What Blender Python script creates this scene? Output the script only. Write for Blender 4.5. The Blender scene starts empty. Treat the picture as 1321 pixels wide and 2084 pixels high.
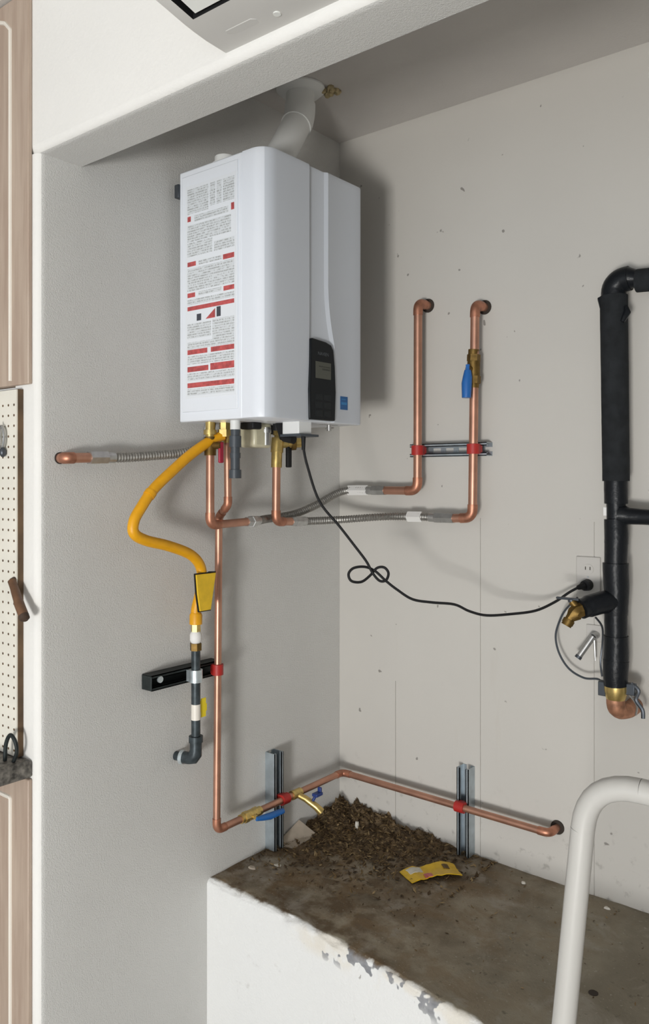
import bpy, bmesh, math, random
from mathutils import Vector, Matrix, noise
random.seed(7)
scene = bpy.context.scene
C = scene.collection

# ------------------------------------------------------------------ camera, world, light, exposure
cam_d = bpy.data.cameras.new('camera')
cam = bpy.data.objects.new('camera', cam_d); C.objects.link(cam)
cam.location = (1.75, -2.25, 1.62)
cam.rotation_euler = (math.radians(90), 0, math.radians(38.96))
cam_d.sensor_fit = 'HORIZONTAL'; cam_d.sensor_width = 36.0
cam_d.lens = 1657.0 / 1321.0 * 36.0
cam_d.shift_x = 0.5 / 1321.0; cam_d.shift_y = -67.0 / 1321.0
cam_d.clip_start = 0.02; cam_d.clip_end = 60
scene.camera = cam

world = bpy.data.worlds.new('world'); scene.world = world
world.use_nodes = True
bg = world.node_tree.nodes['Background']
bg.inputs['Color'].default_value = (0.80, 0.90, 1.0, 1); bg.inputs['Strength'].default_value = 1.0

def area(name, loc, rot, sx, sy, power, col):
    l = bpy.data.lights.new(name, 'AREA'); l.shape = 'RECTANGLE'; l.size = sx; l.size_y = sy
    l.energy = power; l.color = col
    o = bpy.data.objects.new(name, l); C.objects.link(o); o.location = loc; o.rotation_euler = rot
    return o
# daylight entering through the open garage door behind the camera (sky and bright driveway)
area('garage_door_daylight', (2.6, -6.0, 0.95), (math.radians(95), 0, math.radians(12)), 2.6, 1.4, 20, (0.95, 0.975, 1.0))
# the brightest part of it: low sunlit driveway just beyond the threshold
area('sunlit_driveway', (2.42, -5.7, 0.36), (math.radians(104), 0, math.radians(19)), 0.75, 0.75, 165, (1.0, 0.98, 0.945))

vs = scene.view_settings
vs.view_transform = 'Standard'; vs.look = 'None'; vs.gamma = 1; vs.use_curve_mapping = False
vs.exposure = 0.06

# ------------------------------------------------------------------ materials
MATS = {}
def mat(name, col, rough=0.5, metal=0.0, var=0.0, vscale=20.0, bump=0.0, bscale=200.0, coat=0.0, detail=4.0):
    m = bpy.data.materials.new(name); m.use_nodes = True
    nt = m.node_tree; b = nt.nodes['Principled BSDF']
    b.inputs['Base Color'].default_value = (*col, 1); b.inputs['Roughness'].default_value = rough
    b.inputs['Metallic'].default_value = metal; b.inputs['Coat Weight'].default_value = coat
    tc = nt.nodes.new('ShaderNodeNewGeometry')
    if var > 0:
        n = nt.nodes.new('ShaderNodeTexNoise'); n.inputs['Scale'].default_value = vscale; n.inputs['Detail'].default_value = detail
        nt.links.new(tc.outputs['Position'], n.inputs['Vector'])
        r = nt.nodes.new('ShaderNodeValToRGB')
        r.color_ramp.elements[0].position = 0.32; r.color_ramp.elements[1].position = 0.68
        r.color_ramp.elements[0].color = (*[max(0, c * (1 - var)) for c in col], 1)
        r.color_ramp.elements[1].color = (*[min(1, c * (1 + var)) for c in col], 1)
        nt.links.new(n.outputs['Fac'], r.inputs['Fac']); nt.links.new(r.outputs['Color'], b.inputs['Base Color'])
    if bump > 0:
        n2 = nt.nodes.new('ShaderNodeTexNoise'); n2.inputs['Scale'].default_value = bscale; n2.inputs['Detail'].default_value = 3
        nt.links.new(tc.outputs['Position'], n2.inputs['Vector'])
        bp = nt.nodes.new('ShaderNodeBump'); bp.inputs['Strength'].default_value = bump; bp.inputs['Distance'].default_value = 0.004
        nt.links.new(n2.outputs['Fac'], bp.inputs['Height']); nt.links.new(bp.outputs['Normal'], b.inputs['Normal'])
    MATS[name] = m
    return m

class NT:
    """tiny node helper for the bespoke materials"""
    def __init__(s, name, rough=0.6):
        s.m = bpy.data.materials.new(name); s.m.use_nodes = True; s.t = s.m.node_tree
        s.b = s.t.nodes['Principled BSDF']; s.b.inputs['Roughness'].default_value = rough
        s.geo = s.t.nodes.new('ShaderNodeNewGeometry'); MATS[name] = s.m
        s.sep = s.t.nodes.new('ShaderNodeSeparateXYZ'); s.t.links.new(s.geo.outputs['Position'], s.sep.inputs[0])
        s.X, s.Y, s.Z = s.sep.outputs
        s.P = s.geo.outputs['Position']
    def link(s, a, b):
        if isinstance(a, (int, float)): b.default_value = a
        elif isinstance(a, tuple): b.default_value = (*a, 1) if len(a) == 3 else a
        else: s.t.links.new(a, b)
    def math(s, op, a, b=0.0, c=0.0, clamp=False):
        n = s.t.nodes.new('ShaderNodeMath'); n.operation = op; n.use_clamp = clamp
        s.link(a, n.inputs[0]); s.link(b, n.inputs[1]); s.link(c, n.inputs[2]); return n.outputs[0]
    def noise(s, scale, detail=4, rough=0.5, vec=None, dist=0.0):
        n = s.t.nodes.new('ShaderNodeTexNoise'); n.inputs['Scale'].default_value = scale
        n.inputs['Detail'].default_value = detail; n.inputs['Roughness'].default_value = rough
        n.inputs['Distortion'].default_value = dist
        s.link(vec if vec is not None else s.P, n.inputs['Vector']); return n.outputs['Fac']
    def step(s, v, lo, hi):
        n = s.t.nodes.new('ShaderNodeMapRange'); n.interpolation_type = 'SMOOTHSTEP'
        s.link(v, n.inputs[0]); n.inputs[1].default_value = lo; n.inputs[2].default_value = hi; return n.outputs[0]
    def mix(s, f, a, b):
        n = s.t.nodes.new('ShaderNodeMix'); n.data_type = 'RGBA'
        s.link(f, n.inputs[0]); s.link(a, n.inputs[6]); s.link(b, n.inputs[7]); return n.outputs[2]
    def map(s, scale):
        n = s.t.nodes.new('ShaderNodeMapping'); n.inputs['Scale'].default_value = scale
        s.link(s.P, n.inputs['Vector']); return n.outputs[0]
    def bump(s, h, strength, dist=0.004):
        n = s.t.nodes.new('ShaderNodeBump'); n.inputs['Strength'].default_value = strength; n.inputs['Distance'].default_value = dist
        s.link(h, n.inputs['Height']); s.t.links.new(n.outputs['Normal'], s.b.inputs['Normal'])
    def color(s, c): s.link(c, s.b.inputs['Base Color'])

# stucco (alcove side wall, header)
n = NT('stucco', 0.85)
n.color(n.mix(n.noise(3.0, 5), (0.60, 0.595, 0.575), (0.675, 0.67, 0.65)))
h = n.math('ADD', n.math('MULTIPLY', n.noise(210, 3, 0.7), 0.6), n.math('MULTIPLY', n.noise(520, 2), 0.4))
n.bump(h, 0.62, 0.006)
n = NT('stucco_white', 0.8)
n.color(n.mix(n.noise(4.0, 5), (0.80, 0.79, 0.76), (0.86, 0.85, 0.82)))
n.bump(n.noise(90, 3, 0.55), 0.22, 0.005)
# back wall: smooth paint, faint blotches, scuffs and specks with shapes of their own
n = NT('painted_board', 0.7)
base = n.mix(n.noise(2.2, 5), (0.525, 0.505, 0.47), (0.585, 0.565, 0.525))
spk = n.noise(26, 2, 0.5)
low = n.step(n.Z, 1.35, 0.75)
sp = n.math('MULTIPLY', n.step(spk, 0.715, 0.745), 0.75)
streak = n.noise(1, 4, 0.6, n.map((14, 14, 1.6)))
st = n.math('MULTIPLY', n.math('MULTIPLY', n.step(streak, 0.60, 0.74), low), 0.22)
scuffn = n.noise(60, 3, 0.6, n.map((30, 30, 75)))
foot = n.step(n.Z, 0.74, 0.46)
sc_ = n.math('MULTIPLY', n.math('MULTIPLY', n.step(n.noise(32, 4, 0.6), 0.56, 0.72), foot), 0.55)
c = n.mix(sp, base, (0.16, 0.145, 0.13))
c = n.mix(st, c, (0.42, 0.37, 0.30))
c = n.mix(sc_, c, (0.26, 0.24, 0.22))
n.color(c); n.bump(n.noise(60, 3, 0.5), 0.08, 0.003)
mat('ceiling_paint', (0.58, 0.555, 0.53), 0.85, var=0.04, vscale=3, bump=0.2, bscale=150)
mat('garage_wall', (0.36, 0.35, 0.33), 0.8, var=0.03, vscale=3)
mat('garage_floor', (0.36, 0.345, 0.32), 0.7, var=0.12, vscale=3)
# ledge: white paint on the face running over the edge, worn dirty concrete on top, chips to bare concrete
n = NT('ledge_concrete', 0.85)
big = n.noise(5.0, 6, 0.62); fine = n.noise(40, 6, 0.65); mid = n.noise(13, 5, 0.6)
top = n.mix(n.step(big, 0.34, 0.66), (0.125, 0.095, 0.060), (0.33, 0.285, 0.21))
top = n.mix(n.math('MULTIPLY', n.step(n.X, 0.55, 1.0), 0.55), top, (0.27, 0.25, 0.195))
brown = n.math('MULTIPLY', n.step(mid, 0.40, 0.60), n.step(n.math('ADD', n.X, n.math('MULTIPLY', n.Y, 0.35)), 0.70, 0.2))
top = n.mix(n.math('MULTIPLY', brown, 0.85), top, (0.105, 0.065, 0.03))
warm = n.math('MULTIPLY', n.step(n.noise(9, 6, 0.65, None, 0.8), 0.46, 0.62), n.step(n.X, 1.25, 0.5))
top = n.mix(n.math('MULTIPLY', warm, 0.6), top, (0.19, 0.125, 0.062))
pale = n.math('MULTIPLY', n.step(n.noise(7, 5, 0.6, None, 0.6), 0.54, 0.68), 0.55)
top = n.mix(pale, top, (0.36, 0.335, 0.285))
top = n.mix(n.math('MULTIPLY', n.step(fine, 0.58, 0.72), 0.55), top, (0.055, 0.042, 0.026))
top = n.mix(n.math('MULTIPLY', n.step(n.noise(120, 3), 0.66, 0.72), 0.6), top, (0.40, 0.37, 0.31))
# distance from the nominal front edge (edge skews a little to the front as it runs right)
edge = n.math('ADD', n.Y, n.math('ADD', 0.627, n.math('MULTIPLY', n.math('MULTIPLY', n.X, n.X), 0.078)))
rag = n.math('MULTIPLY', n.math('SUBTRACT', mid, 0.5), 0.055)
onface = n.step(n.math('ADD', edge, rag), 0.020, 0.006)
paint = n.mix(n.noise(3, 4), (0.76, 0.765, 0.755), (0.82, 0.825, 0.815))
nearedge = n.math('MULTIPLY', n.step(n.Z, 0.385, 0.425), 1.0)
chipzone = n.math('MULTIPLY', n.step(n.X, 0.30, 0.42), n.step(n.X, 1.02, 0.9))
chip = n.math('MULTIPLY', n.math('MULTIPLY', n.step(n.noise(13, 3, 0.55), 0.60, 0.62), nearedge), chipzone)
cream = n.math('MULTIPLY', n.math('MULTIPLY', n.step(n.noise(10, 3), 0.45, 0.6), nearedge), n.math('MULTIPLY', chipzone, 0.6))
paint = n.mix(cream, paint, (0.74, 0.68, 0.57))
paint = n.mix(chip, paint, n.mix(n.noise(50, 3), (0.13, 0.14, 0.16), (0.42, 0.42, 0.43)))
spot = n.math('MULTIPLY', n.math('MULTIPLY', n.step(n.noise(45, 2), 0.72, 0.74), nearedge), chipzone)
paint = n.mix(spot, paint, (0.09, 0.065, 0.04))
n.color(n.mix(onface, top, paint)); n.bump(n.math('ADD', fine, n.noise(160, 3)), 0.35, 0.004)

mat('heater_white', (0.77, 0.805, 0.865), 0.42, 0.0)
mat('heater_white_shaded', (0.57, 0.605, 0.66), 0.40, 0.0)  # darker copy of the heater white, shade of the front put into colour
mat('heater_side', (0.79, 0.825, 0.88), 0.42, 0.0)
mat('label_white', (0.78, 0.81, 0.85), 0.4)
mat('print_red', (0.48, 0.085, 0.085), 0.5, var=0.25, vscale=90)
mat('print_dark', (0.055, 0.06, 0.075), 0.5)
mat('panel_black', (0.006, 0.008, 0.010), 0.35)
mat('panel_key', (0.013, 0.016, 0.018), 0.4)
mat('lcd', (0.075, 0.078, 0.062), 0.35)
mat('lcd_digit', (0.035, 0.037, 0.03), 0.4)
mat('panel_text', (0.075, 0.085, 0.095), 0.5)
mat('sticker_blue', (0.015, 0.10, 0.28), 0.4)
mat('sticker_blue_light', (0.03, 0.20, 0.45), 0.4)
mat('dark_metal', (0.09, 0.10, 0.115), 0.4, 0.7)
# small print: rows of broken dark strokes
n = NT('small_print', 0.5)
row = n.math('FRACT', n.math('MULTIPLY', n.Z, 150.0))
rows = n.math('MULTIPLY', n.step(row, 0.30, 0.42), n.step(row, 0.98, 0.86))
let = n.step(n.noise(1, 2, 0.5, n.map((330, 330, 150))), 0.40, 0.54)
wrd = n.step(n.noise(1, 2, 0.5, n.map((60, 60, 150))), 0.34, 0.44)
f = n.math('MULTIPLY', n.math('MULTIPLY', rows, let), wrd)
n.color(n.mix(f, (0.68, 0.71, 0.735), (0.40, 0.415, 0.42)))

mat('copper', (0.54, 0.29, 0.205), 0.40, 0.8, var=0.16, vscale=14)
mat('copper_fitting', (0.46, 0.21, 0.135), 0.45, 0.75, var=0.25, vscale=40)
mat('copper_dull', (0.40, 0.20, 0.12), 0.55, 0.6, var=0.3, vscale=60)
mat('brass', (0.62, 0.46, 0.17), 0.34, 0.85, var=0.2, vscale=60)
mat('brass_dark', (0.17, 0.105, 0.03), 0.5, 0.8, var=0.3, vscale=60)
mat('braid', (0.30, 0.29, 0.27), 0.42, 0.75, var=0.2, vscale=150)
mat('steel_nut', (0.50, 0.50, 0.49), 0.35, 0.85, var=0.1, vscale=60)
mat('zinc', (0.46, 0.52, 0.56), 0.42, 0.75, var=0.12, vscale=30)
mat('white_tag', (0.80, 0.79, 0.77), 0.6)
mat('red_clamp', (0.42, 0.022, 0.018), 0.5)
mat('red_handle', (0.36, 0.012, 0.04), 0.45)
mat('blue_handle', (0.018, 0.13, 0.42), 0.4)
mat('blue_handle_dark', (0.02, 0.045, 0.20), 0.4)
mat('yellow_hose', (0.78, 0.37, 0.004), 0.45, var=0.06, vscale=40)
mat('yellow_tag', (0.78, 0.50, 0.02), 0.5, var=0.08, vscale=50)
mat('yellow_sticker', (0.85, 0.66, 0.02), 0.5)
mat('black_iron', (0.055, 0.068, 0.075), 0.42, 0.35, var=0.3, vscale=50)
mat('black_strut', (0.028, 0.034, 0.034), 0.5, 0.3, var=0.3, vscale=40)
mat('galvanised', (0.62, 0.69, 0.72), 0.38, 0.7, var=0.12, vscale=70)
mat('rubber_black', (0.014, 0.014, 0.015), 0.55)
mat('foam_insulation', (0.017, 0.019, 0.021), 0.85, var=0.25, vscale=30, bump=0.2, bscale=260)
mat('tape_black', (0.009, 0.0105, 0.013), 0.36, bump=0.35, bscale=60)
mat('pvc_white', (0.74, 0.75, 0.74), 0.4)
mat('foam_sealant', (0.42, 0.34, 0.19), 0.9, var=0.3, vscale=60, bump=0.6, bscale=80)
mat('clear_plastic', (0.60, 0.56, 0.40), 0.3, var=0.1)
mat('grey_plastic', (0.05, 0.06, 0.072), 0.4)
mat('hole_dark', (0.035, 0.026, 0.02), 0.9)
mat('outlet_plate', (0.53, 0.51, 0.48), 0.7)
mat('rail_white', (0.47, 0.46, 0.435), 0.35)
n = NT('cabinet_wood', 0.45)
g = n.noise(1, 4, 0.6, n.map((45, 45, 3.5)))
n.color(n.mix(n.step(g, 0.3, 0.7), (0.40, 0.30, 0.235), (0.50, 0.40, 0.32)))
mat('cabinet_bead', (0.82, 0.77, 0.69), 0.4)
mat('peg_cream', (0.78, 0.75, 0.665), 0.55, var=0.05, vscale=10)
mat('peg_edge', (0.105, 0.062, 0.03), 0.6, var=0.3, vscale=20)
mat('granite', (0.135, 0.125, 0.11), 0.55, var=0.75, vscale=75, bump=0.25, bscale=90, detail=8)
mat('wood_handle', (0.15, 0.075, 0.038), 0.5, var=0.3, vscale=30)
mat('wood_handle_end', (0.06, 0.035, 0.022), 0.6)
mat('chrome', (0.45, 0.45, 0.45), 0.25, 1.0)
mat('ac_plastic', (0.60, 0.59, 0.565), 0.4, var=0.02, vscale=6)
mat('ac_flap', (0.82, 0.83, 0.80), 0.35)
mat('dirt', (0.125, 0.085, 0.045), 0.95, var=0.65, vscale=45, bump=0.9, bscale=90, detail=8)
mat('litter_dark', (0.06, 0.036, 0.015), 0.9); mat('litter_mid', (0.15, 0.098, 0.042), 0.9); mat('litter_tan', (0.28, 0.20, 0.10), 0.9)
mat('cardboard', (0.44, 0.38, 0.31), 0.8, var=0.1, vscale=30)
mat('packet_yellow', (0.72, 0.46, 0.015), 0.4, var=0.08, vscale=60)
mat('packet_red', (0.55, 0.14, 0.14), 0.45)
mat('packet_white', (0.62, 0.60, 0.52), 0.45)
mat('chip_white', (0.70, 0.67, 0.60), 0.8)

for q_ in ('panel_black', 'panel_key', 'tape_black', 'foam_insulation', 'rubber_black', 'black_iron', 'black_strut'):
    MATS[q_].node_tree.nodes['Principled BSDF'].inputs['Specular IOR Level'].default_value = 0.22

# ------------------------------------------------------------------ mesh helpers
WL = {}
class MB:
    def __init__(s): s.v = []; s.f = []
    def add(s, vs, fs):
        o = len(s.v); s.v += [tuple(p) for p in vs]; s.f += [tuple(i + o for i in q) for q in fs]; return s
    def box(s, x0, x1, y0, y1, z0, z1):
        return s.add([(x0,y0,z0),(x1,y0,z0),(x1,y1,z0),(x0,y1,z0),(x0,y0,z1),(x1,y0,z1),(x1,y1,z1),(x0,y1,z1)],
                     [(0,3,2,1),(4,5,6,7),(0,1,5,4),(1,2,6,5),(2,3,7,6),(3,0,4,7)])
    def tube(s, pts, r, n=14, caps=True, closed=False):
        P = [Vector(p) for p in pts]; m = len(P)
        rs = r if isinstance(r, (list, tuple)) else [r] * m
        T = []
        for i in range(m):
            if closed: t = P[(i+1) % m] - P[i-1]
            else: t = P[min(i+1, m-1)] - P[max(i-1, 0)]
            T.append(t.normalized() if t.length > 1e-9 else (T[-1] if T else Vector((0,0,1))))
        a = Vector((0,0,1)) if abs(T[0].z) < 0.9 else Vector((1,0,0))
        u = T[0].cross(a).normalized(); vs = []; fs = []
        for i in range(m):
            u = (u - T[i] * u.dot(T[i])).normalized(); w = T[i].cross(u)
            for k in range(n):
                an = 2 * math.pi * k / n
                vs.append(P[i] + (u * math.cos(an) + w * math.sin(an)) * rs[i])
        seg = m if closed else m - 1
        for i in range(seg):
            j = (i + 1) % m
            for k in range(n):
                k2 = (k + 1) % n
                fs.append((i*n+k, i*n+k2, j*n+k2, j*n+k))
        if caps and not closed:
            fs.append(tuple(range(n-1, -1, -1))); fs.append(tuple((m-1)*n + k for k in range(n)))
        return s.add(vs, fs)
    def cyl(s, a, b, r0, r1=None, n=20): return s.tube([a, b], [r0, r0 if r1 is None else r1], n)
    def prism(s, poly, axis, a, b):
        """extrude a 2D polygon along an axis ('x': poly is (y,z), 'y': (x,z), 'z': (x,y))"""
        def p3(p, t): return {'x': (t, p[0], p[1]), 'y': (p[0], t, p[1]), 'z': (p[0], p[1], t)}[axis]
        k = len(poly); vs = [p3(p, a) for p in poly] + [p3(p, b) for p in poly]
        fs = [tuple(range(k)), tuple(range(2*k-1, k-1, -1))] + [(i, i+k, (i+1) % k + k, (i+1) % k) for i in range(k)]
        return s.add(vs, fs)
    def build(s, name, m, parent=None, bevel=0.0, smooth=True, seg=2, ang=40):
        lo = Vector((min(p[i] for p in s.v) for i in range(3))); hi = Vector((max(p[i] for p in s.v) for i in range(3)))
        org = Vector(((lo.x+hi.x)/2, (lo.y+hi.y)/2, lo.z))
        me = bpy.data.meshes.new(name)
        me.from_pydata([Vector(p) - org for p in s.v], [], s.f)
        bm = bmesh.new(); bm.from_mesh(me); bmesh.ops.recalc_face_normals(bm, faces=bm.faces); bm.to_mesh(me); bm.free()
        for q in (m if isinstance(m, list) else [m]): me.materials.append(MATS[q])
        if smooth:
            me.polygons.foreach_set('use_smooth', [True] * len(me.polygons)); me.set_sharp_from_angle(angle=math.radians(ang))
        o = bpy.data.objects.new(name, me); C.objects.link(o); WL[o] = org
        if parent: o.parent = parent; o.location = org - WL[parent]
        else: o.location = org
        if bevel:
            bv = o.modifiers.new('bevel', 'BEVEL'); bv.width = bevel; bv.segments = seg; bv.limit_method = 'ANGLE'; bv.angle_limit = math.radians(40)
        return o

def thing(name, loc, label, cat, group=None):
    o = bpy.data.objects.new(name, None); C.objects.link(o); o.location = loc; WL[o] = Vector(loc)
    o.empty_display_size = 0.05
    return tag(o, label, cat, group)
def tag(o, label, cat, group=None):
    o['label'] = label; o['category'] = cat
    if group: o['group'] = group
    return o
def struct(o): o['kind'] = 'structure'; return o
def plabel(o, t): o['label'] = t; return o

def spline(pts, n=8, closed=False):
    P = [Vector(p) for p in pts]; m = len(P); out = []
    for i in range(m if closed else m - 1):
        if closed: a, b, c, d = P[i-1], P[i], P[(i+1) % m], P[(i+2) % m]
        else: a, b, c, d = P[max(i-1, 0)], P[i], P[i+1], P[min(i+2, m-1)]
        for k in range(n):
            t = k / n
            out.append(0.5 * ((2*b) + (c-a)*t + (2*a-5*b+4*c-d)*t*t + (3*b-a-3*c+d)*t**3))
    if not closed: out.append(P[-1])
    return out
def resample(P, step):
    out = [P[0].copy()]; acc = 0.0
    for i in range(len(P)-1):
        L = (P[i+1]-P[i]).length
        while acc + L >= step * len(out) and L > 0:
            t = (step * len(out) - acc) / L; out.append(P[i].lerp(P[i+1], t))
        acc += L
    return out
def hexnut(a, b, r, n=6):
    return MB().tube([a, b], r, n)

def fillet(pts, fr):
    """split a polyline into straight pieces and corner arcs"""
    P = [Vector(p) for p in pts]; straights = []; arcs = []; start = P[0]
    for i in range(1, len(P)-1):
        d0 = (P[i]-P[i-1]).normalized(); d1 = (P[i+1]-P[i]).normalized()
        ang = d0.angle(d1)
        t = min(fr * math.tan(ang/2), 0.45*(P[i]-P[i-1]).length, 0.45*(P[i+1]-P[i]).length)
        a = P[i] - d0*t; b = P[i] + d1*t
        arc = []
        for k in range(9):
            s = k/8; arc.append((1-s)**2*a + 2*s*(1-s)*P[i] + s*s*b)
        straights.append((start, a)); arcs.append((d0, arc, d1)); start = b
    straights.append((start, P[-1]))
    return straights, arcs
def copper_run(t, pts, r, fr=0.022, sleeve=0.012, m='copper', me='copper_fitting', skip=()):
    st, arcs = fillet(pts, fr)
    for k, (a, b) in enumerate(st):
        if k in skip: continue
        MB().tube([a, b], r, 18).build('straight_pipe', m, t)
    for d0, arc, d1 in arcs:
        path = [arc[0]-d0*sleeve] + arc + [arc[-1]+d1*sleeve]
        MB().tube(path, r*1.14, 18).build('elbow', me, t)

def corrugated(pts, r, step=0.0085, amp=0.11, n=12):
    P = resample(spline(pts, 10), step/4); m = MB()
    m.tube(P, [r*(1+amp*math.sin(i*math.pi/2)) for i in range(len(P))], n); return m

# ------------------------------------------------------------------ the setting
CEIL = 2.795
def wall(name, b, m, **k): return struct(b.build(name, m, **k))
wall('floor', MB().box(-2.0, 6.0, -6.6, 0.25, -0.12, 0.0), 'garage_floor')
wall('ceiling', MB().box(-2.0, 6.0, -6.6, 0.25, CEIL, CEIL+0.12), 'ceiling_paint')
# alcove side wall with its rounded white end
o = wall('wall_left', MB().box(-0.10, 0.0, -1.05, 0.0, 0, CEIL), 'stucco')
# end of the partition and the header over the opening, one plaster piece with a bull-nosed edge
RB = 0.02
def arcpts(cx, cy, r, a0, a1, n=6):
    return [(cx + r*math.cos(a0+(a1-a0)*i/n), cy + r*math.sin(a0+(a1-a0)*i/n)) for i in range(n+1)]
HZ = 2.400
mb = MB()
prof_post = [(-0.10, -1.05), (-0.10, -1.17), (-RB, -1.17)] + arcpts(-RB, -1.17+RB, RB, -math.pi/2, 0) + [(0.0, -1.05)]
mb.prism(prof_post, 'z', 0, HZ)
wall('wall_front', mb, ['stucco_white'])
mb = MB()
prof_h = [(-1.17, CEIL), (-1.17, HZ+RB)] + arcpts(-1.17+RB, HZ+RB, RB, math.pi, 1.5*math.pi)
prof_h += [(-1.05, HZ), (-1.05, CEIL)]
mb.prism(prof_h, 'x', -0.10, 5.9)
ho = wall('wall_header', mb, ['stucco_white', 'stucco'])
# the underside and inner face of the header take the greyer stucco
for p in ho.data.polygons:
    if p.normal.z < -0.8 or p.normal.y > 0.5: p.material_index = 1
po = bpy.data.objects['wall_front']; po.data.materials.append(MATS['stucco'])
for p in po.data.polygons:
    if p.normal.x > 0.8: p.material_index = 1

# back wall: painted boards, vertical butt joints showing as fine recessed lines below the shut-offs
mb = MB()
joints = [0.235, 0.549, 0.904, 1.53, 2.15]
xs = [-0.10]
for j in joints: xs += [j-0.0012, j+0.0012]
xs.append(3.6)
zs = [0.0, 0.44, 0.95, 1.50, CEIL]
vid = {}
for i in range(len(xs)):
    for k in range(len(zs)):
        vid[i, k] = len(mb.v); mb.v.append((xs[i], 0.0, zs[k]))
for i in range(len(xs)-1):
    for k in range(len(zs)-1):
        joint = i % 2 == 1
        deep = joint and k < 3 and not (xs[i] < 0.3 and k == 2)
        if not deep: mb.f.append((vid[i,k], vid[i+1,k], vid[i+1,k+1], vid[i,k+1]))
        else:
            a, b2, z0, z1 = xs[i], xs[i+1], zs[k], zs[k+1]
            mb.add([(a,0,z0),(a,0.003,z0),(a,0.003,z1),(a,0,z1),(b2,0,z0),(b2,0.003,z0),(b2,0.003,z1),(b2,0,z1)],
                   [(0,1,2,3),(1,5,6,2),(5,4,7,6)])
mb.box(-0.10, 3.6, 0.004, 0.12, 0, CEIL)
wb = wall('wall_back', mb, 'painted_board', smooth=False)
wall('wall_right', MB().box(3.5, 3.6, -1.05, 0.0, 0, CEIL), 'garage_wall')
wall('wall_garage_side', MB().box(5.9, 6.0, -6.6, -1.17, 0, CEIL), 'garage_wall')
wall('wall_garage_end', MB().box(-2.0, -1.9, -6.6, -1.17, 0, CEIL), 'garage_wall')
wall('wall_front_right', MB().box(3.6, 5.9, -1.17, -1.05, 0, HZ), 'stucco_white')
# the bay on the left that holds the cabinets
wall('wall_bay_back', MB().box(-1.9, -0.10, -0.75, -0.65, 0, CEIL), 'garage_wall')
wall('wall_bay_panel', MB().box(-0.90, -0.10, -1.17, -1.15, 0.95, 1.845), 'stucco_white')

# concrete ledge: skewed, rounded, chipped front edge
def ledge():
    mb = MB(); nx = 300; X0, X1 = 0.0, 3.5
    prof = []
    for k in range(26): prof.append(('t', k/25))
    rows = []
    for i in range(nx+1):
        x = X0 + (X1-X0)*i/nx
        ye = -0.627 - 0.078*min(x, 1.5)**2
        row = []
        for k in range(24):                       # top, back to front
            y = -0.0 + (ye+0.016)*k/23
            z = 0.46 - 0.012*max(0, x-0.4)*(1 if k < 12 else 1)
            z += 0.0022*noise.noise(Vector((x*9, y*9, 0.3))) + 0.001*noise.noise(Vector((x*40, y*40, 1.3)))
            row.append((x, y, z))
        zt = row[-1][2]
        chip = max(0.0, noise.noise(Vector((x*17, 3.1, 0.7))) - 0.12) * (1.0 if 0.3 < x < 1.05 else 0.35)
        for k in range(1, 9):                     # rounded nose
            a = math.pi/2*k/8
            j = noise.noise(Vector((x*30, k*0.6, 2.0)))*0.0025 + chip*0.022*math.sin(2*a)
            row.append((x, ye+0.016 - 0.016*math.sin(a) + j, zt - 0.016*(1-math.cos(a)) - j*0.6))
        for z in (0.41, 0.38, 0.33, 0.26, 0.18, 0.08, 0.0):
            row.append((x, ye + 0.0012*noise.noise(Vector((x*6, z*6, 5))), z))
        rows.append(row)
    m = len(rows[0])
    for r in rows: mb.v += r
    for i in range(nx):
        for k in range(m-1): mb.f.append((i*m+k, i*m+k+1, (i+1)*m+k+1, (i+1)*m+k))
    o = mb.build('concrete_ledge', 'ledge_concrete', ang=70)
    o['kind'] = 'structure'; return o
ledge()

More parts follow.
